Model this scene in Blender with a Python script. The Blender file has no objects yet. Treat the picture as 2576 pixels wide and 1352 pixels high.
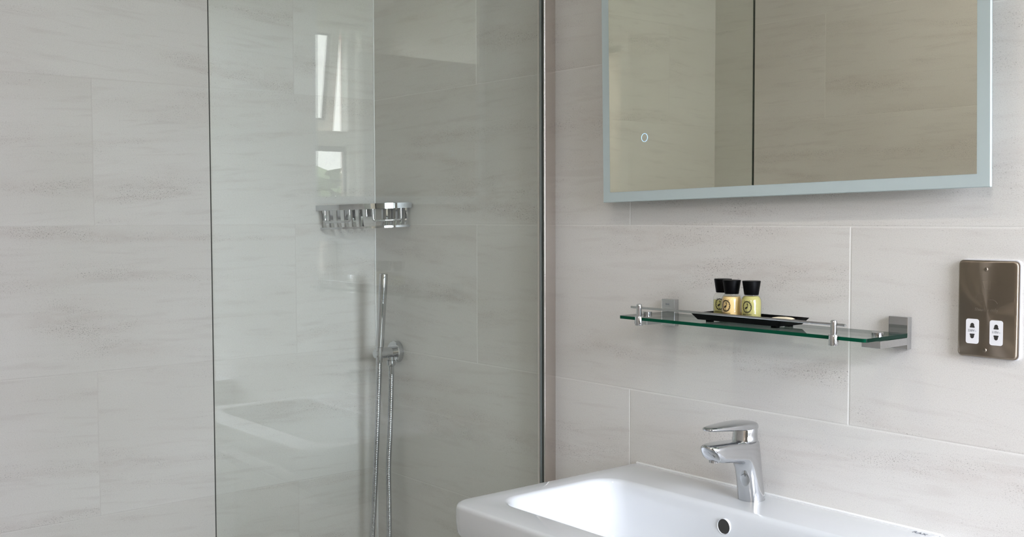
import bpy, bmesh, math, random
from mathutils import Vector, Matrix
PI = math.pi
sc = bpy.context.scene
COL = sc.collection
CAMZ = 1.344                      # camera height above the floor
# ---------------------------------------------------------------- camera
cd = bpy.data.cameras.new('camera'); cam = bpy.data.objects.new('camera', cd); COL.objects.link(cam)
cd.sensor_fit = 'HORIZONTAL'; cd.sensor_width = 36.0; cd.lens = 2699.8 / 2576 * 36.0
cd.clip_start = 0.01; cd.clip_end = 200
F = Vector((-0.7701, 0.6361, -0.0474)).normalized()
R = Vector((0.6369, 0.7709, -0.0026)); R = (R - F * R.dot(F)).normalized(); U = R.cross(F)
m = Matrix.Identity(4)
for i in range(3):
    m[i][0] = R[i]; m[i][1] = U[i]; m[i][2] = -F[i]
m.translation = Vector((0, -1.56, CAMZ)); cam.matrix_world = m
sc.camera = cam
# ---------------------------------------------------------------- sky, daylight, exposure
SKY = 19.0
w = bpy.data.worlds.new('world'); sc.world = w; w.use_nodes = True
bg = w.node_tree.nodes['Background']; bg.inputs['Color'].default_value = (0.92, 0.955, 1.08, 1); bg.inputs['Strength'].default_value = SKY
# overcast sky: about two and a half times brighter overhead than at the horizon
_tc = w.node_tree.nodes.new('ShaderNodeTexCoord'); _sp = w.node_tree.nodes.new('ShaderNodeSeparateXYZ'); _mr = w.node_tree.nodes.new('ShaderNodeMapRange')
w.node_tree.links.new(_tc.outputs['Generated'], _sp.inputs[0]); w.node_tree.links.new(_sp.outputs['Z'], _mr.inputs['Value'])
_mr.inputs['From Min'].default_value = 0.0; _mr.inputs['From Max'].default_value = 0.7; _mr.inputs['To Min'].default_value = SKY; _mr.inputs['To Max'].default_value = SKY * 2.5
w.node_tree.links.new(_mr.outputs['Result'], bg.inputs['Strength'])
sc.view_settings.view_transform = 'Standard'; sc.view_settings.look = 'None'
sc.view_settings.gamma = 1.0; sc.view_settings.use_curve_mapping = False
sc.view_settings.exposure = 0.16
cy = sc.cycles
cy.max_bounces = 10; cy.diffuse_bounces = 5; cy.glossy_bounces = 6; cy.transmission_bounces = 6; cy.transparent_max_bounces = 20
cy.sample_clamp_indirect = 8.0; cy.caustics_reflective = False; cy.caustics_refractive = False
cy.use_denoising = True
# the window opening guides the sky light (a portal emits nothing itself)
WY0, WY1, WZ0, WZ1, XD = -1.352, -0.07, 0.95, 2.38, 1.144
YC = -1.485; ZCEIL = 2.42
ld = bpy.data.lights.new('window_portal', 'AREA'); ld.shape = 'RECTANGLE'; ld.size = WZ1 - WZ0; ld.size_y = WY1 - WY0
ld.cycles.is_portal = True
lo = bpy.data.objects.new('window_portal', ld); COL.objects.link(lo)
lo.location = (XD + 0.23, (WY0 + WY1) / 2, (WZ0 + WZ1) / 2); lo.rotation_euler = (0, PI / 2, 0)

# ---------------------------------------------------------------- materials
def new_mat(name):
    mt = bpy.data.materials.new(name); mt.use_nodes = True
    nt = mt.node_tree; b = nt.nodes['Principled BSDF']
    return mt, nt, b
def pbr(name, col, rough=0.5, metal=0.0, spec=None, coat=0.0, trans=0.0, ior=None, bump=None):
    mt, nt, b = new_mat(name)
    b.inputs['Base Color'].default_value = (*col, 1); b.inputs['Roughness'].default_value = rough
    b.inputs['Metallic'].default_value = metal; b.inputs['Coat Weight'].default_value = coat
    b.inputs['Coat Roughness'].default_value = 0.03
    b.inputs['Transmission Weight'].default_value = trans
    if spec is not None: b.inputs['Specular IOR Level'].default_value = spec
    if ior: b.inputs['IOR'].default_value = ior
    if bump:
        n = nt.nodes.new('ShaderNodeTexNoise'); n.inputs['Scale'].default_value = bump[0]
        g = nt.nodes.new('ShaderNodeNewGeometry'); nt.links.new(g.outputs['Position'], n.inputs['Vector'])
        bp = nt.nodes.new('ShaderNodeBump'); bp.inputs['Strength'].default_value = bump[1]; bp.inputs['Distance'].default_value = 0.002
        nt.links.new(n.outputs['Fac'], bp.inputs['Height']); nt.links.new(bp.outputs['Normal'], b.inputs['Normal'])
    return mt
def emit(name, col, s):
    mt, nt, b = new_mat(name); b.inputs['Base Color'].default_value = (*col, 1)
    b.inputs['Emission Color'].default_value = (*col, 1); b.inputs['Emission Strength'].default_value = s
    return mt
def math_node(nt, op, a, b=None, c=None):
    n = nt.nodes.new('ShaderNodeMath'); n.operation = op
    for i, v in enumerate((a, b, c)):
        if v is None: continue
        if isinstance(v, (int, float)): n.inputs[i].default_value = v
        else: nt.links.new(v, n.inputs[i])
    return n.outputs[0]
def clear_glass(name, tint, f0=0.04):
    """thin clear glass: straight-through tint plus a Schlick reflection on every face"""
    mt, nt, b = new_mat(name); nt.nodes.remove(b)
    out = nt.nodes['Material Output']
    tr = nt.nodes.new('ShaderNodeBsdfTransparent'); tr.inputs['Color'].default_value = (*tint, 1)
    gl = nt.nodes.new('ShaderNodeBsdfGlossy'); gl.inputs['Roughness'].default_value = 0.0
    lw = nt.nodes.new('ShaderNodeLayerWeight'); lw.inputs['Blend'].default_value = 0.5
    p = math_node(nt, 'POWER', lw.outputs['Facing'], 5.0)
    fac = math_node(nt, 'MULTIPLY_ADD', p, 1.0 - f0, f0)
    mx = nt.nodes.new('ShaderNodeMixShader')
    nt.links.new(fac, mx.inputs[0]); nt.links.new(tr.outputs[0], mx.inputs[1]); nt.links.new(gl.outputs[0], mx.inputs[2])
    nt.links.new(mx.outputs[0], out.inputs['Surface'])
    return mt
TH, TL, TZ0 = 0.3312, 1.0086, CAMZ - 0.0164
def tile_mat(name, axis, u0, grout, gw=0.0018, hj=0.55):
    """large pale limestone-look tiles laid half-bond: faint bands, clustered dark pits, thin joints"""
    mt, nt, b = new_mat(name); L = nt.links; N = nt.nodes
    g = N.new('ShaderNodeNewGeometry'); s = N.new('ShaderNodeSeparateXYZ'); L.new(g.outputs['Position'], s.inputs[0])
    u = s.outputs[axis]; v = s.outputs['Z']
    vr = math_node(nt, 'DIVIDE', math_node(nt, 'SUBTRACT', v, TZ0), TH)
    row = math_node(nt, 'FLOOR', vr); fv = math_node(nt, 'FRACT', vr)
    par = math_node(nt, 'FLOORED_MODULO', row, 2.0)
    off = math_node(nt, 'MULTIPLY_ADD', math_node(nt, 'SUBTRACT', 1.0, par), TL / 2, u0)
    ur = math_node(nt, 'DIVIDE', math_node(nt, 'SUBTRACT', u, off), TL)
    colm = math_node(nt, 'FLOOR', ur); fu = math_node(nt, 'FRACT', ur)
    du = math_node(nt, 'MULTIPLY', math_node(nt, 'MINIMUM', fu, math_node(nt, 'SUBTRACT', 1.0, fu)), TL)
    dv = math_node(nt, 'MULTIPLY', math_node(nt, 'MINIMUM', fv, math_node(nt, 'SUBTRACT', 1.0, fv)), TH)
    jv = math_node(nt, 'LESS_THAN', du, gw / 2); jh = math_node(nt, 'MULTIPLY', math_node(nt, 'LESS_THAN', dv, gw * 0.36), hj)
    joint = math_node(nt, 'MAXIMUM', jv, jh)
    soft = N.new('ShaderNodeMapRange'); L.new(math_node(nt, 'MINIMUM', du, dv), soft.inputs['Value'])
    soft.inputs['From Min'].default_value = gw * 0.3; soft.inputs['From Max'].default_value = gw * 1.2
    # every tile is cut from another piece of the pattern
    idv = N.new('ShaderNodeCombineXYZ'); L.new(row, idv.inputs[0]); L.new(colm, idv.inputs[1]); idv.inputs[2].default_value = u0 * 7
    wn = N.new('ShaderNodeTexWhiteNoise'); wn.noise_dimensions = '3D'; L.new(idv.outputs[0], wn.inputs['Vector'])
    rs = N.new('ShaderNodeSeparateColor'); L.new(wn.outputs['Color'], rs.inputs[0])
    pu = math_node(nt, 'MULTIPLY_ADD', rs.outputs[0], 37.0, u); pv = math_node(nt, 'MULTIPLY_ADD', rs.outputs[1], 23.0, v)
    # gentle tilt of the bedding
    tilt = math_node(nt, 'SUBTRACT', rs.outputs[2], 0.5)
    pv = math_node(nt, 'ADD', pv, math_node(nt, 'MULTIPLY', math_node(nt, 'MULTIPLY', tilt, 0.16), u))
    def vec(su, sv):
        c = N.new('ShaderNodeCombineXYZ'); L.new(math_node(nt, 'MULTIPLY', pu, su), c.inputs[0]); L.new(math_node(nt, 'MULTIPLY', pv, sv), c.inputs[1]); return c.outputs[0]
    def noise(vv, sc_, det=3, dist=0.0, rough=0.55):
        n = N.new('ShaderNodeTexNoise'); n.inputs['Scale'].default_value = sc_; n.inputs['Detail'].default_value = det
        n.inputs['Distortion'].default_value = dist; n.inputs['Roughness'].default_value = rough; L.new(vv, n.inputs['Vector']); return n.outputs['Fac']
    def ramp(val, a, bb, lo=0.0, hi=1.0):
        r = N.new('ShaderNodeMapRange'); r.interpolation_type = 'SMOOTHSTEP'; L.new(val, r.inputs['Value'])
        r.inputs['From Min'].default_value = a; r.inputs['From Max'].default_value = bb
        r.inputs['To Min'].default_value = lo; r.inputs['To Max'].default_value = hi; return r.outputs['Result']
    band = noise(vec(1.5, 12.0), 1.0, 4, 0.5)
    fine = noise(vec(6.0, 60.0), 1.0, 3, 0.4)
    tone = noise(vec(1.2, 3.0), 1.0, 2)
    pits_a = noise(vec(260.0, 380.0), 1.0, 1, 0.0, 0.4)
    pits_b = noise(vec(430.0, 640.0), 1.0, 1, 0.0, 0.4)
    grain = noise(vec(700.0, 900.0), 1.0, 2, 0.0, 0.6)
    cluster = math_node(nt, 'MULTIPLY', ramp(band, 0.47, 0.68), ramp(noise(vec(9.0, 26.0), 1.0, 3, 0.6), 0.38, 0.62))
    mottle = noise(vec(22.0, 70.0), 1.0, 3, 0.8)
    pit_big = math_node(nt, 'MULTIPLY', ramp(pits_a, 0.665, 0.73), math_node(nt, 'MULTIPLY_ADD', cluster, 0.85, 0.14))
    pit_small = math_node(nt, 'MULTIPLY', ramp(pits_b, 0.615, 0.70), math_node(nt, 'MULTIPLY_ADD', cluster, 0.80, 0.09))
    pit = math_node(nt, 'MAXIMUM', pit_big, pit_small)
    def mixc(fac, a, c):
        x = N.new('ShaderNodeMix'); x.data_type = 'RGBA'
        if isinstance(fac, float): x.inputs['Factor'].default_value = fac
        else: L.new(fac, x.inputs['Factor'])
        for sk, vv in (('A', a), ('B', c)):
            if isinstance(vv, tuple): x.inputs[6 if sk == 'A' else 7].default_value = (*vv, 1)
            else: L.new(vv, x.inputs[6 if sk == 'A' else 7])
        return x.outputs[2]
    base = mixc(ramp(tone, 0.35, 0.65), (0.70, 0.682, 0.652), (0.75, 0.737, 0.712))
    base = mixc(math_node(nt, 'MULTIPLY', ramp(band, 0.46, 0.72, 0.0, 0.48), ramp(mottle, 0.35, 0.65, 0.45, 1.0)), base, (0.585, 0.53, 0.50))
    base = mixc(ramp(fine, 0.52, 0.72, 0.0, 0.32), base, (0.57, 0.53, 0.505))
    base = mixc(math_node(nt, 'MULTIPLY', pit, 0.85), base, (0.14, 0.125, 0.11))
    base = mixc(ramp(grain, 0.42, 0.64, 0.0, 0.28), base, (0.45, 0.42, 0.40))
    base = mixc(joint, base, grout)
    L.new(base, b.inputs['Base Color'])
    b.inputs['Roughness'].default_value = 0.45; b.inputs['Specular IOR Level'].default_value = 0.35
    h = math_node(nt, 'ADD', soft.outputs['Result'], math_node(nt, 'MULTIPLY', pit, -0.25))
    bp = N.new('ShaderNodeBump'); bp.inputs['Strength'].default_value = 0.35; bp.inputs['Distance'].default_value = 0.001
    L.new(h, bp.inputs['Height']); L.new(bp.outputs['Normal'], b.inputs['Normal'])
    return mt
M = {}
M['tile_a'] = tile_mat('tile_front', 'X', -1.0103, (0.88, 0.87, 0.85), 0.0021, 0.5)
M['tile_b'] = tile_mat('tile_left', 'Y', -0.239, (0.64, 0.615, 0.59), 0.0016, 0.8)  # grout as on the front wall, groove shading put into its darker colour
M['tile_c'] = tile_mat('tile_back', 'X', -1.0103, (0.78, 0.77, 0.74))
M['paint'] = pbr('white_paint', (0.86, 0.85, 0.84), 0.6, bump=(180, 0.08))
M['hall_paint'] = pbr('hall_paint', (0.62, 0.56, 0.49), 0.7, bump=(150, 0.08))
M['floor'] = pbr('floor_tile', (0.52, 0.50, 0.47), 0.45, bump=(60, 0.15))
M['door'] = pbr('door_paint', (0.42, 0.40, 0.37), 0.45, bump=(200, 0.05))
M['brick'] = pbr('brick', (0.45, 0.20, 0.11), 0.9, bump=(90, 0.8))
M['chrome'] = pbr('chrome', (0.60, 0.61, 0.625), 0.04, 1.0)
M['dark_chrome'] = pbr('hose_steel', (0.50, 0.51, 0.53), 0.16, 1.0)
M['satin'] = pbr('satin_aluminium', (0.66, 0.61, 0.57), 0.22, 1.0)
M['ceramic'] = pbr('ceramic', (0.69, 0.715, 0.745), 0.08, 0.0, 0.5, coat=0.5)
M['white_plastic'] = pbr('white_plastic', (0.80, 0.80, 0.83), 0.3)
M['upvc'] = pbr('window_plastic', (0.82, 0.82, 0.82), 0.3)
M['gasket'] = pbr('rubber_gasket', (0.05, 0.05, 0.05), 0.6)
M['seal'] = pbr('grey_seal', (0.30, 0.32, 0.33), 0.35)
M['black'] = pbr('black_plastic', (0.002, 0.002, 0.0025), 0.45, 0.0, 0.06)
M['tray'] = pbr('black_tray', (0.0015, 0.0015, 0.0015), 0.5, 0.0, 0.05)
M['ink'] = pbr('black_print', (0.015, 0.012, 0.008), 0.6)
M['grey_ink'] = pbr('grey_print', (0.16, 0.17, 0.20), 0.6)
M['hole'] = pbr('dark_hole', (0.03, 0.028, 0.025), 0.5)
M['soap'] = pbr('pleated_paper', (0.80, 0.70, 0.52), 0.7)
M['silicone'] = pbr('white_silicone', (0.80, 0.80, 0.79), 0.35)
M['shower_glass'] = clear_glass('shower_glass', (0.955, 0.975, 0.96))
M['shelf_glass'] = clear_glass('shelf_glass', (0.88, 0.95, 0.93))
M['pane'] = clear_glass('window_pane', (0.97, 0.98, 0.98))
M['bottle_glass'] = clear_glass('bottle_plastic', (0.97, 0.97, 0.95), 0.045)
M['glass_edge'] = pbr('green_glass_edge', (0.0, 0.06, 0.03), 0.12, 0.0, 0.2)
M['glass_end_shaded'] = pbr('shaded_glass_end', (0.0, 0.016, 0.010), 0.10, 0.0, 0.25)  # same glass as the front edge; dim look of the ends put into the colour
M['arris'] = pbr('arris_reflection_grey', (0.22, 0.225, 0.205), 0.4)  # polished arris; the grey it reflects is put into the colour
M['screen_edge'] = pbr('screen_glass_edge', (0.018, 0.03, 0.022), 0.15, 0.0, 0.3)
M['yellow'] = pbr('yellow_liquid', (0.92, 0.86, 0.33), 0.12, 0.0, 0.4, trans=0.55, ior=1.33)
M['cream'] = pbr('cream_lotion', (0.86, 0.62, 0.27), 0.4, 0.0, 0.4, coat=0.4)
M['frost'] = pbr('frosted_glass', (0.47, 0.55, 0.56), 0.35, 0.0, 0.5)
M['panel_edge'] = pbr('mirror_edge', (0.50, 0.58, 0.59), 0.3)
M['mirror'] = pbr('mirror_silver', (0.88, 0.86, 0.74), 0.0, 1.0)
M['led'] = emit('button_light', (0.36, 0.60, 1.0), 1.5)
M['lamp'] = emit('downlight_glow', (1.0, 0.90, 0.78), 300.0)
M['hall_fill'] = emit('hall_fill_glow', (1.0, 0.98, 0.97), 55.0)  # glow of the added hall fill light
M['bark'] = pbr('bark', (0.10, 0.07, 0.05), 0.9)
M['leaf'] = pbr('foliage', (0.045, 0.07, 0.028), 0.8, bump=(6, 1.0))
M['grass'] = pbr('lawn', (0.05, 0.07, 0.03), 0.9)
M['blind'] = pbr('blind_fabric', (0.72, 0.70, 0.66), 0.8)
# brushed nickel with the circular brushing of a spun plate
mt, nt, b = new_mat('brushed_nickel')
b.inputs['Base Color'].default_value = (0.26, 0.215, 0.17, 1); b.inputs['Metallic'].default_value = 1.0; b.inputs['Roughness'].default_value = 0.34
b.inputs['Anisotropic'].default_value = 0.95
tg = nt.nodes.new('ShaderNodeTangent'); tg.direction_type = 'RADIAL'; tg.axis = 'Y'; nt.links.new(tg.outputs[0], b.inputs['Tangent'])
M['nickel'] = mt

# ---------------------------------------------------------------- mesh helpers
def link(name, me, mats, parent=None, smooth=None):
    if not isinstance(mats, (list, tuple)): mats = [mats]
    for k in mats: me.materials.append(k)
    if smooth is not None:
        for p in me.polygons: p.use_smooth = True
        me.set_sharp_from_angle(angle=math.radians(smooth))
    o = bpy.data.objects.new(name, me); COL.objects.link(o)
    if parent: o.parent = parent
    return o
def obj(name, bm, mats, parent=None, smooth=None):
    me = bpy.data.meshes.new(name); bmesh.ops.recalc_face_normals(bm, faces=bm.faces[:])
    bm.to_mesh(me); bm.free()
    return link(name, me, mats, parent, smooth)
def tag(o, label, cat, group=None):
    o['label'] = label; o['category'] = cat
    if group: o['group'] = group
    return o
def thing(name, label, cat, loc=(0, 0, 0), rot=(0, 0, 0), group=None):
    o = bpy.data.objects.new(name, None); COL.objects.link(o); o.empty_display_size = 0.05
    o.location = loc; o.rotation_euler = rot
    return tag(o, label, cat, group)
def struct(name, bm, mat, parent=None, smooth=None):
    o = obj(name, bm, mat, parent, smooth)
    if not parent: o['kind'] = 'structure'
    return o
def box(bm, x0, x1, y0, y1, z0, z1, mi=0, bev=0.0, seg=2):
    r = bmesh.ops.create_cube(bm, size=1.0)
    vs = r['verts']
    for v in vs:
        v.co = Vector(((x0 + x1) / 2 + v.co.x * (x1 - x0), (y0 + y1) / 2 + v.co.y * (y1 - y0), (z0 + z1) / 2 + v.co.z * (z1 - z0)))
    fs = {f for v in vs for f in v.link_faces}
    for f in fs: f.material_index = mi
    if bev:
        es = list({e for v in vs for e in v.link_edges})
        bmesh.ops.bevel(bm, geom=es, offset=bev, segments=seg, affect='EDGES', profile=0.5)
    return bm
def B(*a, **k): return box(bmesh.new(), *a, **k)
def skin_rings(bm, rings, close_u=True, cap0=True, cap1=True, mi=0):
    vr = [[bm.verts.new(p) for p in r] for r in rings]
    n = len(vr[0])
    for a, c in zip(vr[:-1], vr[1:]):
        for i in range(n if close_u else n - 1):
            j = (i + 1) % n
            f = bm.faces.new((a[i], a[j], c[j], c[i])); f.material_index = mi
    if cap0 and close_u: bm.faces.new(list(reversed(vr[0]))).material_index = mi
    if cap1 and close_u: bm.faces.new(vr[-1]).material_index = mi
    return vr
def lathe(bm, prof, org=(0, 0, 0), axis='Z', n=32, mi=0):
    """prof: (radius, height); closed by caps"""
    rings = []
    for r, h in prof:
        ring = []
        for i in range(n):
            a = 2 * PI * i / n; c, s_ = r * math.cos(a), r * math.sin(a)
            p = {'Z': (c, s_, h), 'Y': (c, h, s_), 'X': (h, c, s_)}[axis]
            ring.append((org[0] + p[0], org[1] + p[1], org[2] + p[2]))
        rings.append(ring)
    skin_rings(bm, rings, mi=mi); return bm
def path_frames(pts):
    pts = [Vector(p) for p in pts]; T = []
    for i in range(len(pts)):
        a = pts[max(i - 1, 0)]; c = pts[min(i + 1, len(pts) - 1)]; T.append((c - a).normalized())
    nrm = T[0].orthogonal().normalized(); fr = []
    for i, t in enumerate(T):
        nrm = (nrm - t * nrm.dot(t)).normalized(); fr.append((pts[i], nrm.copy(), t.cross(nrm)))
    return fr
def tube(bm, pts, r, n=12, mi=0):
    fr = path_frames(pts); rings = []
    for k, (p, a, b_) in enumerate(fr):
        rr = r[k] if isinstance(r, (list, tuple)) else r
        rings.append([p + (a * math.cos(2 * PI * i / n) + b_ * math.sin(2 * PI * i / n)) * rr for i in range(n)])
    skin_rings(bm, rings, mi=mi); return bm
def bezier_pts(ctrl, n):
    """Catmull-Rom through control points"""
    c = [Vector(p) for p in ctrl]; c = [2 * c[0] - c[1]] + c + [2 * c[-1] - c[-2]]; out = []
    for i in range(1, len(c) - 2):
        for k in range(n):
            t = k / n
            out.append(0.5 * ((2 * c[i]) + (c[i + 1] - c[i - 1]) * t + (2 * c[i - 1] - 5 * c[i] + 4 * c[i + 1] - c[i + 2]) * t * t + (-c[i - 1] + 3 * c[i] - 3 * c[i + 1] + c[i + 2]) * t ** 3))
    out.append(c[-2]); return out
def rrect(x0, x1, y0, y1, rad, n=8):
    """rounded rectangle ring, ccw; rad: 4 corner radii (x1y1, x0y1, x0y0, x1y0)"""
    if isinstance(rad, (int, float)): rad = (rad,) * 4
    cs = [(x1, y1, 0), (x0, y1, PI / 2), (x0, y0, PI), (x1, y0, 1.5 * PI)]; out = []
    for (cx, cy_, a0), r in zip(cs, rad):
        mx = cx - r if cx == x1 else cx + r; my = cy_ - r if cy_ == y1 else cy_ + r
        for k in range(n + 1):
            a = a0 + k / n * PI / 2; out.append((mx + r * math.cos(a), my + r * math.sin(a)))
    return out
def prism(bm, outline, fn, d0, d1, mi=0):
    """outline 2D -> fn(u, v, d) 3D, extruded from d0 to d1"""
    skin_rings(bm, [[fn(u, v, d0) for u, v in outline], [fn(u, v, d1) for u, v in outline]], mi=mi); return bm
def band(bm, pts, up, thick, h, closed=False, mi=0):
    """flat strip: rectangular section swept along a horizontal path, 'up' its height direction"""
    P = [Vector(p) for p in pts]; rings = []
    for i in range(len(P)):
        a = P[max(i - 1, 0)]; c = P[min(i + 1, len(P) - 1)]; t = (c - a).normalized(); s_ = t.cross(up).normalized()
        rings.append([P[i] + s_ * sx * thick / 2 + up * sz * h / 2 for sx, sz in ((-1, -1), (1, -1), (1, 1), (-1, 1))])
    skin_rings(bm, rings, mi=mi); return bm
def text_mesh(txt, size, extrude=0.00012):
    cu = bpy.data.curves.new('lettering', 'FONT'); cu.body = txt; cu.size = size; cu.extrude = extrude
    cu.align_x = 'CENTER'; cu.align_y = 'CENTER'; cu.resolution_u = 3
    t = bpy.data.objects.new('lettering', cu); COL.objects.link(t)
    bpy.context.view_layer.update()
    me = bpy.data.meshes.new_from_object(t.evaluated_get(bpy.context.evaluated_depsgraph_get()))
    bpy.data.objects.remove(t); bpy.data.curves.remove(cu); return me
def lettering(name, txt, size, mat, parent, mtx, fn=None):
    me = text_mesh(txt, size); me.materials.clear()
    if fn:
        for v in me.vertices: v.co = fn(v.co)
    else: me.transform(mtx)
    me.name = name; return link(name, me, mat, parent)

# ================================================================ the room
XB = -2.4677; ZT = 2.42
bm = B(XB - 0.10, XD + 0.21, 0.0, 0.10, 0, ZT); struct('wall_front', bm, M['tile_a'])
bm = B(XB - 0.10, XB, YC - 0.10, 0.0, 0, ZT); struct('wall_left', bm, M['tile_b'])
DX0, DX1, DZ = -0.60, 0.135, 2.0
bm = bmesh.new(); box(bm, XB, DX0, YC - 0.10, YC, 0, ZT); box(bm, DX1, XD, YC - 0.10, YC, 0, ZT); box(bm, DX0, DX1, YC - 0.10, YC, DZ, ZT)
struct('wall_back', bm, M['tile_c'])
bm = bmesh.new()
for (xa, xb_, mi) in ((XD, XD + 0.145, 0), (XD + 0.145, XD + 0.21, 1)):
    box(bm, xa, xb_, YC - 0.10, WY0, 0, ZT, mi); box(bm, xa, xb_, WY1, 0.0, 0, ZT, mi)
    box(bm, xa, xb_, WY0, WY1, 0, WZ0, mi); box(bm, xa, xb_, WY0, WY1, WZ1, ZT, mi)
struct('wall_right', bm, [M['paint'], M['brick']])
struct('ceiling', B(XB - 0.10, XD + 0.21, -4.4, 0.10, ZT, ZT + 0.08), M['paint'])
struct('floor', B(XB - 0.10, XD + 0.21, -4.4, 0.10, -0.08, 0.0), M['floor'])
bm = bmesh.new(); box(bm, XB - 0.1, XD + 0.21, -4.4, -4.3, 0, ZT); box(bm, XB - 0.1, XB, -4.3, YC - 0.10, 0, ZT); box(bm, XD, XD + 0.1, -4.3, YC - 0.10, 0, ZT)
struct('wall_hall', bm, M['hall_paint'])
# white tiled boxing beside the basin
bm = bmesh.new(); box(bm, -0.10, XD, -0.17, 0.0, 0, 0.78, bev=0.002); box(bm, -0.115, XD, -0.185, 0.0, 0.78, 0.80, bev=0.003)
struct('trim_1', bm, M['white_plastic'])
# door lining
bm = bmesh.new(); box(bm, DX0 - 0.05, DX0, YC - 0.11, YC + 0.012, 0, DZ + 0.05); box(bm, DX1, DX1 + 0.05, YC - 0.11, YC + 0.012, 0, DZ + 0.05); box(bm, DX0, DX1, YC - 0.11, YC + 0.012, DZ, DZ + 0.05)
struct('trim_2', bm, M['paint'])
# door leaf standing open, seen in the reflections
bm = bmesh.new(); box(bm, 0.0, 0.04, 0.0, 0.750, 0.005, 1.985, bev=0.002)
dr = struct('door_1', bm, M['door']); dr.location = (0.092, YC + 0.016, 0); dr.rotation_euler = (0, 0, math.radians(0.5))
bm = bmesh.new(); tube(bm, [(-0.001, 0.70, 1.0), (-0.05, 0.70, 1.0), (-0.055, 0.69, 1.0), (-0.055, 0.58, 1.0)], 0.009); obj('door_handle', bm, M['chrome'], dr, 40)
# window: outer frame, transom, open top-hung sash, lower pane
bm = bmesh.new(); FX0, FX1, fw = XD + 0.07, XD + 0.14, 0.04
box(bm, FX0, FX1, WY0, WY0 + fw, WZ0, WZ1, bev=0.004); box(bm, FX0, FX1, WY1 - fw, WY1, WZ0, WZ1, bev=0.004)
box(bm, FX0, FX1, WY0 + fw, WY1 - fw, WZ0, WZ0 + fw, bev=0.004); box(bm, FX0, FX1, WY0 + fw, WY1 - fw, WZ1 - fw, WZ1, bev=0.004)
box(bm, FX0, FX1, WY0 + fw, WY1 - fw, 1.703, 1.778, bev=0.004)
win = struct('window_1', bm, M['upvc'])
bm = bmesh.new(); ym0, ym1 = WY0 + fw, WY1 - fw
for a in ((ym0, ym0 + 0.012, WZ0 + fw, 1.703), (ym1 - 0.012, ym1, WZ0 + fw, 1.703), (ym0, ym1, 1.678, 1.703), (ym0, ym1, WZ0 + fw, WZ0 + fw + 0.012)):
    box(bm, FX0 + 0.02, FX0 + 0.045, *a)
obj('window_gasket', bm, M['gasket'], win)
obj('window_pane', B(FX0 + 0.03, FX0 + 0.036, ym0, ym1, WZ0 + fw, 1.703), M['pane'], win)
sh = 2.325 - 1.788; sw = 0.052
bm = bmesh.new()
box(bm, 0, 0.05, ym0 + 0.004, ym0 + sw, -sh, 0, bev=0.004); box(bm, 0, 0.05, ym1 - sw, ym1 - 0.004, -sh, 0, bev=0.004)
box(bm, 0, 0.05, ym0 + sw, ym1 - sw, -sh, -sh + sw, bev=0.004); box(bm, 0, 0.05, ym0 + sw, ym1 - sw, -sw, 0, bev=0.004)
sash = obj('window_sash', bm, M['upvc'], win); sash.location = (FX1 - 0.02, 0, 2.318); sash.rotation_euler = (0, math.radians(-9.5), 0)
bm = bmesh.new()
for a in ((ym0 + sw, ym0 + sw + 0.01, -sh + sw, -sw), (ym1 - sw - 0.01, ym1 - sw, -sh + sw, -sw), (ym0 + sw, ym1 - sw, -sh + sw, -sh + sw + 0.01), (ym0 + sw, ym1 - sw, -sw - 0.01, -sw)):
    box(bm, 0.012, 0.035, *a)
obj('sash_gasket', bm, M['gasket'], sash)
obj('sash_pane', B(0.02, 0.026, ym0 + sw, ym1 - sw, -sh + sw, -sw), M['pane'], sash)
struct('trim_3', B(XD - 0.03, XD + 0.07, WY0 + 0.001, WY1 - 0.001, WZ0 + 0.001, WZ0 + 0.022, bev=0.004), M['upvc'])
t = thing('roller_blind', 'off-white roller blind drawn up at the head of the window', 'blind', (XD - 0.04, (WY0 + WY1) / 2, ZT))
hy = (WY1 - WY0) / 2 - 0.005
bm = bmesh.new(); lathe(bm, [(0.022, -hy), (0.022, hy)], (0, 0, -0.026), 'Y', 20); obj('blind_roller', bm, M['blind'], t, 40)
obj('blind_fabric', B(-0.0235, -0.0215, -hy, hy, -0.14, -0.026), M['blind'], t)
obj('bottom_bar', B(-0.030, -0.015, -hy, hy, -0.160, -0.135, bev=0.003), M['satin'], t)
# ceiling downlights
def downlight(x, y, label):
    t = thing('ceiling_downlight', label, 'ceiling light', (x, y, ZT), group='recessed ceiling downlights')
    bm = bmesh.new(); lathe(bm, [(0.045, 0.0), (0.045, -0.004), (0.032, -0.006), (0.030, -0.001)], n=32); obj('bezel', bm, M['chrome'], t, 40)
    bm = bmesh.new(); lathe(bm, [(0.029, -0.0015), (0.029, -0.003)], n=24); obj('lens', bm, M['lamp'], t)
downlight(-1.25, -0.95, 'recessed ceiling downlight over the basin')
downlight(-0.35, -0.95, 'recessed ceiling downlight nearest the window')
t = thing('hall_fill_light', 'added fill light, shaped as a round ceiling lamp, unseen beyond the doorway', 'ceiling light', (0.72, -2.9, ZT))  # invented lamp behind the camera, added to brighten the front wall
bm = bmesh.new(); lathe(bm, [(0.27, 0.0), (0.27, -0.03), (0.255, -0.035), (0.25, -0.02)], n=40); obj('fill_rim', bm, M['chrome'], t, 40)
bm = bmesh.new(); lathe(bm, [(0.25, -0.022), (0.24, -0.05), (0.16, -0.072), (0.02, -0.08)], n=40); obj('fill_diffuser', bm, M['hall_fill'], t, 40)
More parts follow.
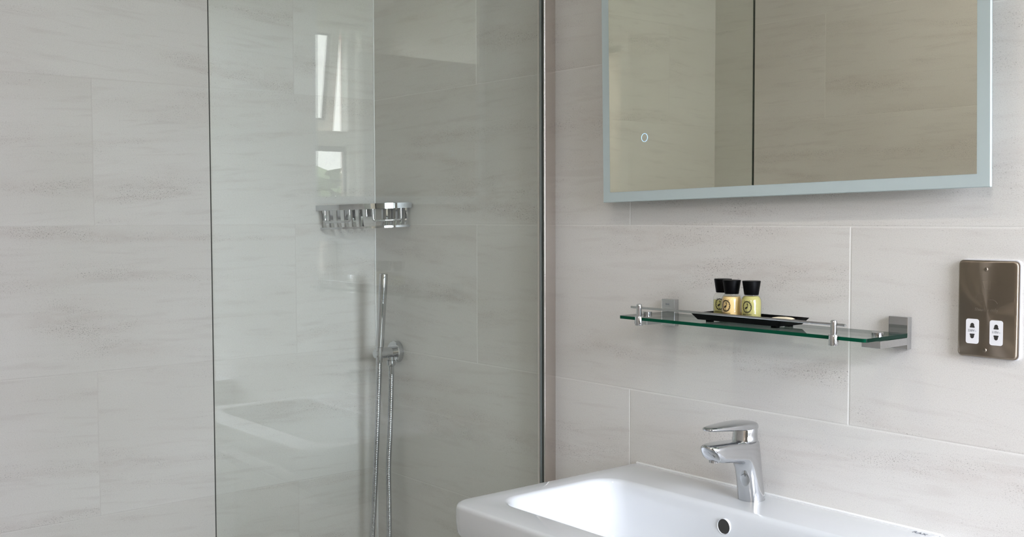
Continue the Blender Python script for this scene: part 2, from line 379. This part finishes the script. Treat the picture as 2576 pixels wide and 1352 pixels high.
# outdoors, only glimpsed in reflections
struct('ground', B(1.35, 60, -40, 40, -3.6, -3.5), M['grass'])
random.seed(5)
def tree(x, y, h, label):
    t = thing('garden_tree', label, 'tree', (x, y, -3.5), group='trees outside the window')
    bm = bmesh.new(); tube(bm, [(0, 0, 0), (0.1, 0, h * 0.3), (0, 0.1, h * 0.6)], [0.25, 0.18, 0.1]); obj('trunk', bm, M['bark'], t, 40)
    bm = bmesh.new()
    for k in range(900):
        a = random.random() * 2 * PI; u = random.random() ** 0.4; zz = random.random()
        rr = 2.6 * u * math.sin(PI * (0.15 + 0.8 * zz)); c = Vector((rr * math.cos(a), rr * math.sin(a), h * (0.3 + 0.7 * zz)))
        nrm = Vector((random.uniform(-1, 1), random.uniform(-1, 1), random.uniform(-1, 1))).normalized(); s1 = nrm.orthogonal().normalized(); s2 = nrm.cross(s1); s_ = random.uniform(0.12, 0.3)
        bm.faces.new([bm.verts.new(c + s1 * s_ * p + s2 * s_ * q) for p, q in ((-1, 0), (0, -0.6), (1, 0), (0, 0.6))])
    o = obj('foliage', bm, M['leaf'], t)
tree(10.0, -6.3, 5.45, 'leafy green tree outside, nearest the window'); tree(18.0, -8.0, 5.55, 'taller leafy tree outside, behind the nearest tree'); tree(14.0, -11.5, 5.3, 'broad leafy tree outside, right of the nearest tree in the reflection')

# ================================================================ shower screen
XG0, XG1, YG = -1.754, -1.747, -0.782
t = thing('shower_screen', 'clear glass shower screen with polished edge in a metal wall channel', 'shower screen', ((XG0 + XG1) / 2, 0, 0.03), (0, 0, -math.radians(0.255)))
ox = (XG0 + XG1) / 2
bm = bmesh.new(); e0, e1 = XG0 - ox, XG1 - ox
prism(bm, [(e0, -0.012), (e0, YG + 0.001), (e0 + 0.001, YG), (e1 - 0.0012, YG), (e1, YG + 0.0025), (e1, -0.012)], lambda u, v, d: (u, v, d), 0.0, 2.03)
bmesh.ops.recalc_face_normals(bm, faces=bm.faces[:]); bm.normal_update()
for f in bm.faces:
    f.material_index = 0 if abs(f.normal.x) > 0.9 else (2 if f.normal.x > 0.3 else 1)
obj('glass_panel', bm, [M['shower_glass'], M['screen_edge'], M['arris']], t)
# channel: right cheek, left cheek, back web, dark gaskets
bm = bmesh.new(); cx1 = -1.7395 - ox; cx0 = -1.7635 - ox
box(bm, XG1 - ox + 0.0035, cx1, -0.031, 0, 0, 2.03, bev=0.0008); box(bm, cx0, XG0 - ox - 0.0035, -0.031, 0, 0, 2.03); box(bm, XG0 - ox - 0.0035, XG1 - ox + 0.0035, -0.008, 0, 0, 2.03)
obj('wall_channel', bm, M['satin'], t)
obj('seal', B(XG1 - ox + 0.0002, XG1 - ox + 0.0034, -0.0295, -0.009, 0, 2.03), M['gasket'], t)
obj('seal', B(XG0 - ox - 0.0034, XG0 - ox - 0.0002, -0.0295, -0.009, 0, 2.03), M['seal'], t)
bm = bmesh.new(); tube(bm, [(XB + 0.0008, -0.0008, 0.0), (XB + 0.0008, -0.0008, ZT)], 0.0026, 10); struct('trim_5', bm, M['silicone'], None, 60)
# ================================================================ corner basket
zc = CAMZ
t = thing('corner_basket', 'chrome corner soap basket fixed in the shower corner', 'shower basket', (XB, 0, zc), (0.030, -0.015, 0))
Rr = 0.1775; Rb = 0.166; Zr, Zb = 0.0305, -0.0225; up = Vector((0, 0, 1))
def arc(r, a0, a1, z, n=28, ins=0.0):
    return [(ins + (r - ins) * math.cos(math.radians(a0 + (a1 - a0) * k / n)), -ins - (r - ins) * math.sin(math.radians(a0 + (a1 - a0) * k / n)), z) for k in range(n + 1)]
bm = bmesh.new(); band(bm, arc(Rr, 0.4, 89.6, Zr, 40), up, 0.004, 0.0138); obj('rim_band', bm, M['chrome'], t, 35)
bm = bmesh.new(); band(bm, arc(Rb, 0, 90, Zb, 40, 0.004), up, 0.006, 0.005); obj('base_ring', bm, M['chrome'], t, 35)
bm = bmesh.new(); box(bm, 0.001, 0.004, -Rr, -0.001, Zr - 0.004, Zr + 0.004); box(bm, 0.001, Rr, -0.004, -0.001, Zr - 0.004, Zr + 0.004); obj('wall_rail', bm, M['chrome'], t)
for k in range(6):                                         # flat slats down both wall sides and across the floor
    d = 0.047 + k * 0.0225
    for side in (0, 1):
        pts = [(0.005, -d, Zr - 0.002), (0.006, -d, 0.0), (0.009, -d, Zb + 0.006), (0.012, -d, Zb), (0.03, -d, Zb)] if side == 0 else \
              [(d, -0.005, Zr - 0.002), (d, -0.006, 0.0), (d, -0.009, Zb + 0.006), (d, -0.012, Zb), (d, -0.03, Zb)]
        L_ = math.sqrt(max(Rb ** 2 - d ** 2, 0.0001)) - 0.003
        pts.append((L_, -d, Zb) if side == 0 else (d, -L_, Zb))
        if L_ < 0.04: pts = pts[:-2] + [pts[-1]]
        bm = bmesh.new(); wv = Vector((0, 1, 0)) if side == 0 else Vector((1, 0, 0))
        if side == 1: pts = pts[:5]
        band(bm, pts, wv, 0.002, 0.0085); obj('slat', bm, M['chrome'], t, 35)
def hoop(a0, a1):
    r = Rr - 0.004; bm = bmesh.new(); zl = -0.006; pts = []
    n = 14; mid = [(r * math.cos(math.radians(a0 + (a1 - a0) * k / n)), -r * math.sin(math.radians(a0 + (a1 - a0) * k / n))) for k in range(n + 1)]
    pts.append((*mid[0], Zr - 0.005)); pts.append((*mid[0], zl + 0.006)); pts.append((*[mid[0][q] * 0.8 + mid[1][q] * 0.2 for q in (0, 1)], zl + 0.0018))
    for p in mid[1:-1]: pts.append((*p, zl))
    pts.append((*[mid[-1][q] * 0.8 + mid[-2][q] * 0.2 for q in (0, 1)], zl + 0.0018)); pts.append((*mid[-1], zl + 0.006)); pts.append((*mid[-1], Zr - 0.005))
    tube(bm, pts, 0.0032, 10); obj('hoop', bm, M['chrome'], t, 40)
hoop(10, 34); hoop(54, 79.5)
obj('wall_mount', B(0.001, 0.006, -0.030, -0.012, 0.004, Zr + 0.004, bev=0.001), M['chrome'], t)
# ================================================================ shower handset, holder and hose
t = thing('hand_shower', 'slim chrome stick hand shower in its wall holder with looped metal hose', 'hand shower', (-2.362, 0, CAMZ - 0.352))
bm = bmesh.new(); lathe(bm, [(0.0, 0), (0.0287, 0), (0.0287, -0.0135), (0.0272, -0.0155), (0.0, -0.0155)], axis='Y', n=48); obj('backplate', bm, M['chrome'], t, 30)
bm = bmesh.new(); lathe(bm, [(0.0145, -0.015), (0.0145, -0.0630), (0.0138, -0.0640)], axis='Y', n=32)
obj('holder', bm, M['chrome'], t, 30)
bm = bmesh.new(); lathe(bm, [(0.0100, -0.0640), (0.0100, -0.0655), (0.0118, -0.0660), (0.0118, -0.0700), (0.0105, -0.0710)], axis='Y', n=32); obj('holder_cap', bm, M['chrome'], t, 30)
HY = -0.061
bm = bmesh.new(); hb = Vector((0.008, HY, 0.018)); ht = Vector((0.030, HY, 0.209))
tube(bm, [hb, hb + (ht - hb) * 0.02, hb + (ht - hb) * 0.66, hb + (ht - hb) * 0.665, hb + (ht - hb) * 0.67, hb + (ht - hb) * 0.99, ht], [0.0098, 0.0108, 0.0108, 0.0102, 0.0108, 0.0108, 0.0098], 28)
obj('handset', bm, M['chrome'], t, 30)
bm = bmesh.new(); tube(bm, [(0.0045, HY, -0.022), (0.0065, HY, 0.012), (0.0080, HY, 0.018)], [0.0088, 0.0092, 0.0092], 24); obj('handset_collar', bm, M['chrome'], t, 30)
bm = bmesh.new(); lathe(bm, [(0.0085, -0.010), (0.0085, -0.018), (0.0112, -0.0195), (0.0112, -0.031), (0.0085, -0.034), (0.0075, -0.0345), (0.0075, -0.056)], (0.014, -0.030, 0), 'Z', 28); obj('hose_nut', bm, M['chrome'], t, 30)
def Pw(x, y, z): return (x + 2.362, y, z - CAMZ * 0 - (CAMZ - 0.352) + CAMZ * 0)
ctrl = [(0.0140, -0.030, -0.050), (0.0140, -0.031, -0.10), (0.012, -0.034, -0.20), (0.008, -0.037, -0.30), (0.012, -0.039, -0.40), (0.013, -0.040, -0.50), (0.012, -0.045, -0.60), (0.000, -0.05, -0.68), (-0.020, -0.055, -0.70), (-0.036, -0.06, -0.66), (-0.040, -0.061, -0.58), (-0.034, -0.061, -0.48), (-0.023, -0.061, -0.38), (-0.0145, -0.061, -0.28), (-0.0075, -0.061, -0.20), (-0.001, -0.061, -0.11), (0.0035, HY, -0.05), (0.0045, HY, -0.020)]
P = bezier_pts(ctrl, 40); acc = [0.0]
for a, c in zip(P[:-1], P[1:]): acc.append(acc[-1] + (c - a).length)
pitch = 0.0048; N_ = int(acc[-1] / pitch); pp, rr = [], []; j = 0
for k in range(N_ * 4 + 1):
    s_ = min(k / 4 * pitch, acc[-1] - 1e-6)
    while acc[j + 1] < s_: j += 1
    pp.append(P[j].lerp(P[j + 1], (s_ - acc[j]) / (acc[j + 1] - acc[j]))); rr.append((0.0062, 0.0069, 0.0071, 0.0069)[k % 4])
bm = bmesh.new(); tube(bm, pp, rr, 14); obj('hose', bm, M['dark_chrome'], t, 80)
# ================================================================ mirror
t = thing('wall_mirror', 'large frameless mirror with frosted border and lit touch button', 'mirror', (-1.5515, 0, CAMZ + 0.0294), (0, -math.radians(0.93), 0))
MW, MH = 0.7955, 0.60
bm = B(0, MW, -0.040, -0.035, 0, MH, bev=0.0012, seg=1)
for f in bm.faces: f.material_index = 0 if f.normal.y < -0.9 else 1
obj('frosted_panel', bm, [M['frost'], M['panel_edge']], t)
obj('mirror_face', B(0.0205, MW - 0.0205, -0.0403, -0.0401, 0.0200, MH - 0.0200), M['mirror'], t)
obj('back_box', B(0.055, MW - 0.055, -0.035, 0, 0.05, MH - 0.05), M['white_plastic'], t)
bm = bmesh.new(); ring = []
rot = []
for k in range(40):
    a = 2 * PI * k / 40; rot.append([(0.1155 + r * math.cos(a), y, 0.1222 + r * math.sin(a)) for r, y in ((0.0076, -0.0404), (0.0081, -0.0404), (0.0081, -0.0407), (0.0076, -0.0407))])
rot.append(rot[0]); skin_rings(bm, rot, cap0=False, cap1=False); bmesh.ops.remove_doubles(bm, verts=bm.verts[:], dist=1e-6)
obj('touch_button', bm, M['led'], t)
# ================================================================ glass shelf
ZS = CAMZ - 0.1837                                          # top of the glass
SX0, SX1, SY0, SY1, ST = -1.4185, -0.8985, -0.1295, -0.013, 0.0056
t = thing('glass_shelf', 'green-edged glass wall shelf on chrome brackets with a front rail', 'shelf', ((SX0 + SX1) / 2, 0, ZS))
ox = (SX0 + SX1) / 2; hx = (SX1 - SX0) / 2
bm = bmesh.new(); prism(bm, rrect(-hx, hx, SY0, SY1, (0.001, 0.001, 0.006, 0.006), 5), lambda u, v, d: (u, v, d), -ST, 0)
bm.normal_update()
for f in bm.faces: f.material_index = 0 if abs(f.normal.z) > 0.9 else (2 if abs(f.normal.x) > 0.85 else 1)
obj('glass_plate', bm, [M['shelf_glass'], M['glass_edge'], M['glass_end_shaded']], t)
for sx in (-1, 1):
    xc = sx * (hx - 0.0165 - 0.0005); br = obj('bracket', B(xc - 0.0165, xc + 0.0165, -0.012, 0, -0.0255, 0.0255, bev=0.0006), M['chrome'], t)
    obj('bracket_arm', B(xc - 0.0165, xc + 0.0165, -0.088, -0.012, -0.0182, -ST - 0.0012, bev=0.0006), M['chrome'], br)
    bm = bmesh.new(); lathe(bm, [(0.009, 0.0), (0.009, 0.0045), (0.0082, 0.0052)], (xc, -0.070, 0), 'Z', 32); obj('clamp_cap', bm, M['chrome'], br, 30)
    if sx < 0:
        mtx = Matrix.Translation((xc - 0.001, -0.0121, 0.0155)) @ Matrix.Rotation(PI / 2, 4, 'X')
        lettering('maker_mark', 'RAK', 0.0052, M['grey_ink'], br, mtx)
        obj('mark_line', B(xc - 0.0065, xc + 0.0045, -0.0122, -0.012, 0.0115, 0.0118), M['grey_ink'], br)
for px_ in (-1.3650, -0.9538):
    xx = px_ - ox
    bm = bmesh.new(); lathe(bm, [(0.0072, -0.0145), (0.0076, -0.0138), (0.0076, 0.0018), (0.0070, 0.0028), (0.0050, 0.0032), (0.0050, 0.0195), (0.0054, 0.0198), (0.0054, 0.0222), (0.0048, 0.0240), (0.0030, 0.0250)], (xx, SY0 - 0.0008, 0), 'Z', 28)
    obj('rail_post', bm, M['chrome'], t, 35)
bm = bmesh.new(); tube(bm, [(-1.3862 - ox, SY0, 0.0180), (-1.3855 - ox, SY0, 0.0180), (-0.9338 - ox, SY0, 0.0180), (-0.9331 - ox, SY0, 0.0180)], [0.0014, 0.0021, 0.0021, 0.0014], 16)
obj('rail_rod', bm, M['chrome'], t, 35)
# ================================================================ tray with toiletries
TX0, TX1, TY0, TY1 = -1.245, -1.070, -0.110, -0.045; tcx, tcy = (TX0 + TX1) / 2, (TY0 + TY1) / 2
t = thing('amenity_tray', 'shallow black oblong tray on the glass shelf', 'tray', (tcx, tcy, ZS))
a, c = (TX1 - TX0) / 2, (TY1 - TY0) / 2; bm = bmesh.new()
def rr3(ex, z, rad): return [(u, v, z) for u, v in rrect(-a - ex, a + ex, -c - ex, c + ex, rad, 3)]
skin_rings(bm, [rr3(0, 0.0040, 0.003), rr3(0.0085, 0.0150, 0.004), rr3(0.0062, 0.0150, 0.003), rr3(-0.001, 0.0062, 0.003)]); obj('tray_body', bm, M['tray'], t, 30)
for sx in (-1, 1):
    for sy in (-1, 1): obj('foot', B(sx * (a - 0.018) - 0.005, sx * (a - 0.018) + 0.005, sy * (c - 0.014) - 0.005, sy * (c - 0.014) + 0.005, 0, 0.0042), M['tray'], t)
def bottle(x, y, lab, liquid, level, face, rub):
    t = thing('toiletry_bottle', lab, 'bottle', (x, y, ZS + 0.0063), group='toiletry bottles on the tray')
    r = 0.0172
    bm = bmesh.new(); lathe(bm, [(0.0, 0), (0.0160, 0), (r, 0.0012), (r, 0.0315), (0.0167, 0.0358), (0.0152, 0.0396), (0.0128, 0.0424), (0.0105, 0.0432), (0.0105, 0.0450), (0.0, 0.0450)], n=40); obj('bottle_body', bm, M['bottle_glass'], t, 40)
    prof = [(0.0, 0.0010), (0.0152, 0.0010), (r - 0.0008, 0.0020), (r - 0.0008, min(level, 0.0312))]
    for rr_, zz in ((0.0158, 0.0358), (0.0143, 0.0394), (0.0120, 0.0420)):
        if level > zz: prof.append((rr_, zz))
    prof.append((0.0, prof[-1][1] + 0.0004))
    bm = bmesh.new(); lathe(bm, prof, n=40); obj('liquid', bm, liquid, t, 40)
    bm = bmesh.new(); lathe(bm, [(0.0, 0.0440), (0.0121, 0.0440), (0.0123, 0.0446), (0.0157, 0.0672), (0.0153, 0.0680), (0.0, 0.0680)], n=24); obj('cap', bm, M['black'], t, 40)
    # wreath with a wading bird, printed on the curved front
    bm = bmesh.new(); rp = r + 0.0002
    def wrap(u, v, d=0.0):
        an = face + u / rp; return ((rp + d) * math.cos(an), (rp + d) * math.sin(an), 0.0240 + v)
    def poly(pts): prism(bm, pts, wrap, 0.0, 0.00012)
    def leaf(u, v, ang, l, wd):
        ca, sa = math.cos(ang), math.sin(ang)
        poly([(u + ca * p * l - sa * q * wd, v + sa * p * l + ca * q * wd) for p, q in ((-1, 0), (-0.3, -1), (0.5, -0.8), (1, 0), (0.5, 0.8), (-0.3, 1))])
    for k in range(26):
        th = 2 * PI * k / 26; eu, ev = 0.0074 * math.cos(th), 0.0092 * math.sin(th)
        leaf(eu, ev, th + PI / 2 + (0.75 if k % 2 else -0.7), 0.0019, 0.00062)
    for k in range(40):
        th = 2 * PI * k / 40; th2 = 2 * PI * (k + 1) / 40
        poly([(q * 0.0084 * math.cos(p), q * 0.0102 * math.sin(p)) for p, q in ((th, 0.95), (th, 1.0), (th2, 1.0), (th2, 0.95))])
    for (u, v) in ((-0.004, 0.0105), (-0.0056, 0.0098), (0.004, 0.0105), (0.0056, 0.0098)): leaf(u, v, PI / 2, 0.0012, 0.0003)
    poly([(-0.0012 + 0.0030 * math.cos(q) * 0.82 - 0.0016 * math.sin(q) * 0.57, -0.0015 + 0.0030 * math.cos(q) * 0.57 + 0.0016 * math.sin(q) * 0.82) for q in [2 * PI * k / 14 for k in range(14)]])
    neck = [(0.0007, 0.0002), (0.0014, 0.0018), (0.0008, 0.0036), (0.0007, 0.0050)]
    for (u0_, v0_), (u1_, v1_) in zip(neck[:-1], neck[1:]): poly([(u0_ - 0.0005, v0_), (u0_ + 0.0005, v0_), (u1_ + 0.0005, v1_), (u1_ - 0.0005, v1_)])
    poly([(0.0006 + 0.0010 * math.cos(q), 0.0052 + 0.0011 * math.sin(q)) for q in [2 * PI * k / 10 for k in range(10)]])
    poly([(0.0010, 0.0050), (0.0014, 0.0056), (0.0036, 0.0012)]); poly([(-0.0012, -0.0035), (-0.0008, -0.0035), (-0.0006, -0.0066), (-0.0010, -0.0066)])
    leaf(0.0, -0.0074, 0, 0.0016, 0.0005)
    obj('emblem', bm, M['ink'], t)
    lettering('product_name', 'DUCK ISLAND', 0.0026, M['ink'], t, None, lambda co: Vector(wrap(co.x, co.y - 0.0128, co.z + 0.0001)))
    return t
BF = math.radians(-77)
bottle(-1.1930, -0.079, 'cream lotion bottle with black cap, in front of the left yellow bottle', M['cream'], 0.0400, BF - 0.15, 0)
bottle(-1.1545, -0.074, 'right of the two clear yellow bottles, nearest the pleated soap', M['yellow'], 0.0425, BF, 0)
bottle(-1.2270, -0.061, 'half-hidden clear yellow bottle behind the cream lotion bottle', M['yellow'], 0.0345, BF + 0.12, 0)
bm = bmesh.new(); rings = []
for rr_, zz in ((0.019, 0.0), (0.021, 0.003), (0.021, 0.0065), (0.017, 0.0085), (0.009, 0.0098), (0.002, 0.0100)):
    rings.append([(rr_ * (1 + (0.012 if k % 2 else -0.012)) * math.cos(2 * PI * k / 64), rr_ * (1 + (0.012 if k % 2 else -0.012)) * math.sin(2 * PI * k / 64), zz + (0.0003 if k % 2 and 0.003 < zz < 0.0099 else 0)) for k in range(64)])
skin_rings(bm, rings); s_ = obj('wrapped_soap', bm, M['soap'], None, 25); s_.location = (-1.090, -0.074, ZS + 0.0063)
tag(s_, 'round soap in pale pleated paper at the right end of the tray', 'soap')
# ================================================================ shaver socket
t = thing('shaver_socket', 'brushed nickel shaver socket with two white outlets', 'socket', (-0.7729, 0, CAMZ - 0.1375))
def plateY(u, v, d): return (u, d, v)
bm = bmesh.new(); prism(bm, rrect(-0.0435, 0.0465, -0.0735, 0.0738, 0.008), plateY, 0, -0.0045); obj('back_plate', bm, M['white_plastic'], t, 40)
bm = bmesh.new(); hw, hh = 0.0452, 0.0723
skin_rings(bm, [[plateY(u, v, d) for u, v in rrect(-hw + e, hw - e, -hh + e, hh - e, max(0.007 - e, 0.002))] for e, d in ((0, -0.0045), (0, -0.0080), (0.0005, -0.0092), (0.0016, -0.0103), (0.0032, -0.0110))])
obj('faceplate', bm, M['nickel'], t, 40)
yf = -0.0110
def at_face(u, v, d): return (u, yf - d, v)
for zz in (0.0593, -0.0608):
    bm = bmesh.new(); lathe(bm, [(0.0031, yf + 0.0004), (0.0031, yf - 0.0004), (0.0024, yf - 0.0012), (0.001, yf - 0.0014)], (-0.0022, 0, zz), 'Y', 20)
    sc_ = obj('screw', bm, M['nickel'], t, 40)
    obj('screw_slot', B(-0.0022 - 0.0003, -0.0022 + 0.0003, yf - 0.00155, yf - 0.0011, zz - 0.0023, zz + 0.0023), M['hole'], sc_)
for ux, txt in ((-0.0215, '230V~'), (0.0148, '115V~')):
    zc0 = -0.0340
    bm = bmesh.new(); prism(bm, [(ux + u, zc0 + v) for u, v in rrect(-0.0098, 0.0098, -0.0185, 0.0185, 0.0035)], at_face, -0.001, 0.0006)
    ins = obj('outlet', bm, M['white_plastic'], t, 40)
    for sg in (1, -1):
        pts = [(-0.0037, 0.0030), (0.0037, 0.0030), (0.0037, 0.0048), (0.0029, 0.0058), (0.0029, 0.0078), (0.0018, 0.0096), (0.0, 0.0103), (-0.0018, 0.0096), (-0.0029, 0.0078), (-0.0029, 0.0058), (-0.0037, 0.0048)]
        bm = bmesh.new(); prism(bm, [(ux + u, zc0 + 0.0008 + sg * (v + 0.0015)) for u, v in pts], at_face, 0.0003, 0.0007); obj('pin_hole', bm, M['hole'], ins)
    lettering('voltage_text', txt, 0.0048, M['grey_ink'], ins, Matrix.Translation((ux, yf - 0.0007, zc0 + 0.0008)) @ Matrix.Rotation(PI / 2, 4, 'X'))
M['etch'] = pbr('etched_nickel', (0.30, 0.26, 0.215), 0.5, 1.0)
lettering('engraved_text', 'Shavers only', 0.0070, M['etch'], t, Matrix.Translation((-0.001, yf - 0.0001, -0.0008)) @ Matrix.Rotation(PI / 2, 4, 'X'))
bm = bmesh.new()
def stroke(pts, wd=0.0005):
    for (u0_, v0_), (u1_, v1_) in zip(pts[:-1], pts[1:]):
        d = Vector((u1_ - u0_, v1_ - v0_)); n_ = Vector((-d.y, d.x)).normalized() * wd / 2
        prism(bm, [(u0_ - n_.x, v0_ - n_.y), (u1_ - n_.x, v1_ - n_.y), (u1_ + n_.x, v1_ + n_.y), (u0_ + n_.x, v0_ + n_.y)], at_face, 0.0, 0.0002)
stroke([(-0.010, 0.043), (0.004, 0.0425), (0.004, 0.030), (-0.002, 0.030)]); stroke([(-0.0075, 0.043), (-0.006, 0.038), (-0.0035, 0.030)])
stroke([(-0.0105 + 0.0062 * math.cos(q), 0.0165 + 0.0062 * math.sin(q)) for q in [0.7 + k * 0.28 for k in range(19)]] + [(-0.003, 0.0130), (0.004, 0.0145), (0.009, 0.0148), (0.013, 0.0125), (0.0155, 0.0090)])
obj('engraved_symbol', bm, M['etch'], t)
# ================================================================ basin
BX0, BX1, BZ = -1.498, -0.838, CAMZ - 0.494
t = thing('washbasin', 'white ceramic wall-hung washbasin with a wide rim', 'basin', ((BX0 + BX1) / 2, 0, BZ))
h = (BX1 - BX0) / 2; YF, YBk = -0.472, -0.001
def ring(ins, z, rf, rb, n=10, tx=0.0, ty=0.0): return [(u, v, z) for u, v in rrect(-h + ins + tx, h - ins - tx, YF + ins + ty, YBk - (ins if ins < 0.02 else 0.0) - 0.0, (rb, rb, rf, rf), n)]
bx0, bx1, by0, by1 = -0.280, 0.280, -0.402, -0.128
def bowl(ins, z, r, n=10, back=0.0): return [(u, v, z) for u, v in rrect(bx0 + ins, bx1 - ins, by0 + ins, by1 - ins - back, r, n)]
rings = [ring(0.12, -0.170, 0.06, 0.01, ty=0.05), ring(0.07, -0.150, 0.06, 0.01, ty=0.03), ring(0.028, -0.090, 0.05, 0.01, ty=0.01), ring(0.012, -0.064, 0.04, 0.01),
         ring(0.004, -0.0555, 0.04, 0.01), ring(0.0012, -0.049, 0.040, 0.01), ring(0.0, -0.030, 0.040, 0.01), ring(0.0004, -0.008, 0.040, 0.01), ring(0.0016, -0.0034, 0.040, 0.009), ring(0.0042, -0.0009, 0.038, 0.007), ring(0.0085, 0.0, 0.035, 0.005),
         bowl(-0.006, 0.0, 0.056), bowl(-0.002, -0.0008, 0.052), bowl(0.002, -0.0035, 0.050), bowl(0.0045, -0.009, 0.049), bowl(0.008, -0.025, 0.050), bowl(0.013, -0.060, 0.052), bowl(0.020, -0.090, 0.056), bowl(0.034, -0.112, 0.060), bowl(0.060, -0.122, 0.060), bowl(0.12, -0.126, 0.02)]
bm = bmesh.new(); skin_rings(bm, rings); obj('basin_body', bm, M['ceramic'], t, 50)
# overflow on the back wall of the bowl
oc = Vector((0.0095, by1 - 0.0110, -0.0310))
bm = bmesh.new(); rot = []
for k in range(33):
    q = 2 * PI * k / 32; rot.append([oc + Vector((r_ * math.cos(q), y_, r_ * math.sin(q))) for r_, y_ in ((0.0142, 0.004), (0.0139, 0.0002), (0.0132, -0.0004), (0.0126, 0.0002), (0.0123, 0.006))])
skin_rings(bm, rot, close_u=False); bmesh.ops.remove_doubles(bm, verts=bm.verts[:], dist=1e-6)
ov = obj('overflow_ring', bm, M['ceramic'], t, 60)
bm = bmesh.new(); lathe(bm, [(0.0125, 0.0), (0.0125, 0.003)], (oc.x, oc.y + 0.0004, oc.z), 'Y', 28); obj('overflow_hole', bm, M['hole'], ov)
bm = bmesh.new(); lathe(bm, [(0.0, -0.1262), (0.032, -0.1262), (0.032, -0.1235), (0.026, -0.1215), (0.0, -0.1205)], (0, -0.26, 0), 'Z', 32); obj('drain_plug', bm, M['chrome'], t, 40)
lettering('maker_mark', 'RAK', 0.0125, M['grey_ink'], t, Matrix.Translation((0.2985, -0.018, 0.0002)))
# white bead along the wall
bm = bmesh.new(); tube(bm, [(BX0 + 0.004, -0.0005, BZ - 0.0012), (BX1 - 0.004, -0.0005, BZ - 0.0012)], 0.0026, 10); struct('trim_4', bm, M['silicone'], None, 60)
# ================================================================ mixer tap
t = thing('mixer_tap', 'chrome single-lever mixer tap on the basin', 'tap', (-1.168, -0.052, BZ))
# sections: centre (y, z), direction of the long axis, half length, half width, squareness
def sup(cy_, cz, ay, az, la, wb, e, n=36):
    out = []
    for k in range(n):
        q = 2 * PI * k / n; cq, sq = math.cos(q), math.sin(q)
        p = la * math.copysign(abs(cq) ** (2 / e), cq); s2 = wb * math.copysign(abs(sq) ** (2 / e), sq)
        out.append((s2, cy_ + ay * p, cz + az * p))
    return out
secs = []
def sec(iy, iz, oy, oz, wb, e):
    d = Vector((oy - iy, oz - iz)); la = d.length / 2; d.normalize(); secs.append(sup((iy + oy) / 2, (iz + oz) / 2, d.x, d.y, la, wb, e))
# column (local y: 0 at column foot; -y towards the bowl)
sec(-0.0235, 0.000, 0.0235, 0.000, 0.0235, 2.0); sec(-0.0235, 0.002, 0.0235, 0.0015, 0.0234, 2.0)
sec(-0.0262, 0.020, 0.0205, 0.018, 0.0228, 2.05); sec(-0.0292, 0.040, 0.0165, 0.040, 0.0222, 2.15); sec(-0.0325, 0.056, 0.0130, 0.062, 0.0218, 2.3)
sec(-0.0375, 0.065, 0.0085, 0.088, 0.0216, 2.6); sec(-0.0420, 0.0695, 0.0035, 0.1060, 0.0216, 3.0); sec(-0.0480, 0.0722, -0.0260, 0.1085, 0.0214, 3.3)
sec(-0.0580, 0.0740, -0.0500, 0.1100, 0.0212, 3.6); sec(-0.0740, 0.0758, -0.0740, 0.1112, 0.0208, 3.8); sec(-0.0920, 0.0782, -0.0930, 0.1118, 0.0202, 3.8)
sec(-0.1030, 0.0808, -0.1080, 0.1120, 0.0194, 3.4); sec(-0.1095, 0.0840, -0.1165, 0.1118, 0.0178, 3.0); sec(-0.1140, 0.0880, -0.1220, 0.1112, 0.0150, 2.6); sec(-0.1180, 0.0930, -0.1252, 0.1098, 0.0105, 2.3); sec(-0.1212, 0.0985, -0.1262, 0.1080, 0.0050, 2.1)
bm = bmesh.new(); skin_rings(bm, secs); body = obj('tap_body', bm, M['chrome'], t, 38)
bm = bmesh.new(); lathe(bm, [(0.0098, 0.0), (0.0098, 0.006), (0.0085, 0.0062), (0.0080, 0.003)], (0, -0.1000, 0.0797), 'Z', 28); aer = obj('aerator', bm, M['chrome'], t, 40)
bm = bmesh.new(); lathe(bm, [(0.0084, 0.0), (0.0084, 0.002)], (0, -0.1000, 0.0795), 'Z', 24); obj('aerator_mesh', bm, M['hole'], aer)
# cartridge cap and lever
bm = bmesh.new(); cz = -0.0195
skin_rings(bm, [[(r_ * math.cos(q) * 1.0, cz + dy + r_ * math.sin(q), z_) for q in [2 * PI * k / 40 for k in range(40)]] for r_, dy, z_ in ((0.0205, 0, 0.1055), (0.0224, 0, 0.1072), (0.0226, 0, 0.1095), (0.0218, 0.0, 0.1120), (0.0214, 0.0006, 0.1200), (0.0213, 0.0012, 0.1300), (0.020, 0.0014, 0.1335))])
obj('cartridge_cap', bm, M['chrome'], t, 38)
lev = []
for yy, wv, zt, zb_ in ((-0.1235, 0.0030, 0.1388, 0.1362), (-0.1220, 0.0078, 0.1398, 0.1352), (-0.1170, 0.0122, 0.1408, 0.1345), (-0.1080, 0.0148, 0.1416, 0.1335), (-0.0930, 0.0168, 0.1424, 0.1318), (-0.0750, 0.0188, 0.1430, 0.1300), (-0.0560, 0.0205, 0.1432, 0.1282), (-0.0380, 0.0216, 0.1428, 0.1262), (-0.0200, 0.0219, 0.1416, 0.1240), (-0.0080, 0.0200, 0.1400, 0.1230), (-0.0010, 0.0150, 0.1384, 0.1225), (0.0022, 0.0075, 0.1370, 0.1225)):
    zc_, hz = (zt + zb_) / 2, (zt - zb_) / 2
    lev.append([(wv * math.copysign(abs(math.cos(q)) ** (2 / 3.0), math.cos(q)), yy, zc_ + hz * math.copysign(abs(math.sin(q)) ** (2 / 2.6), math.sin(q))) for q in [2 * PI * k / 36 for k in range(36)]])
bm = bmesh.new(); skin_rings(bm, lev); obj('lever', bm, M['chrome'], t, 45)
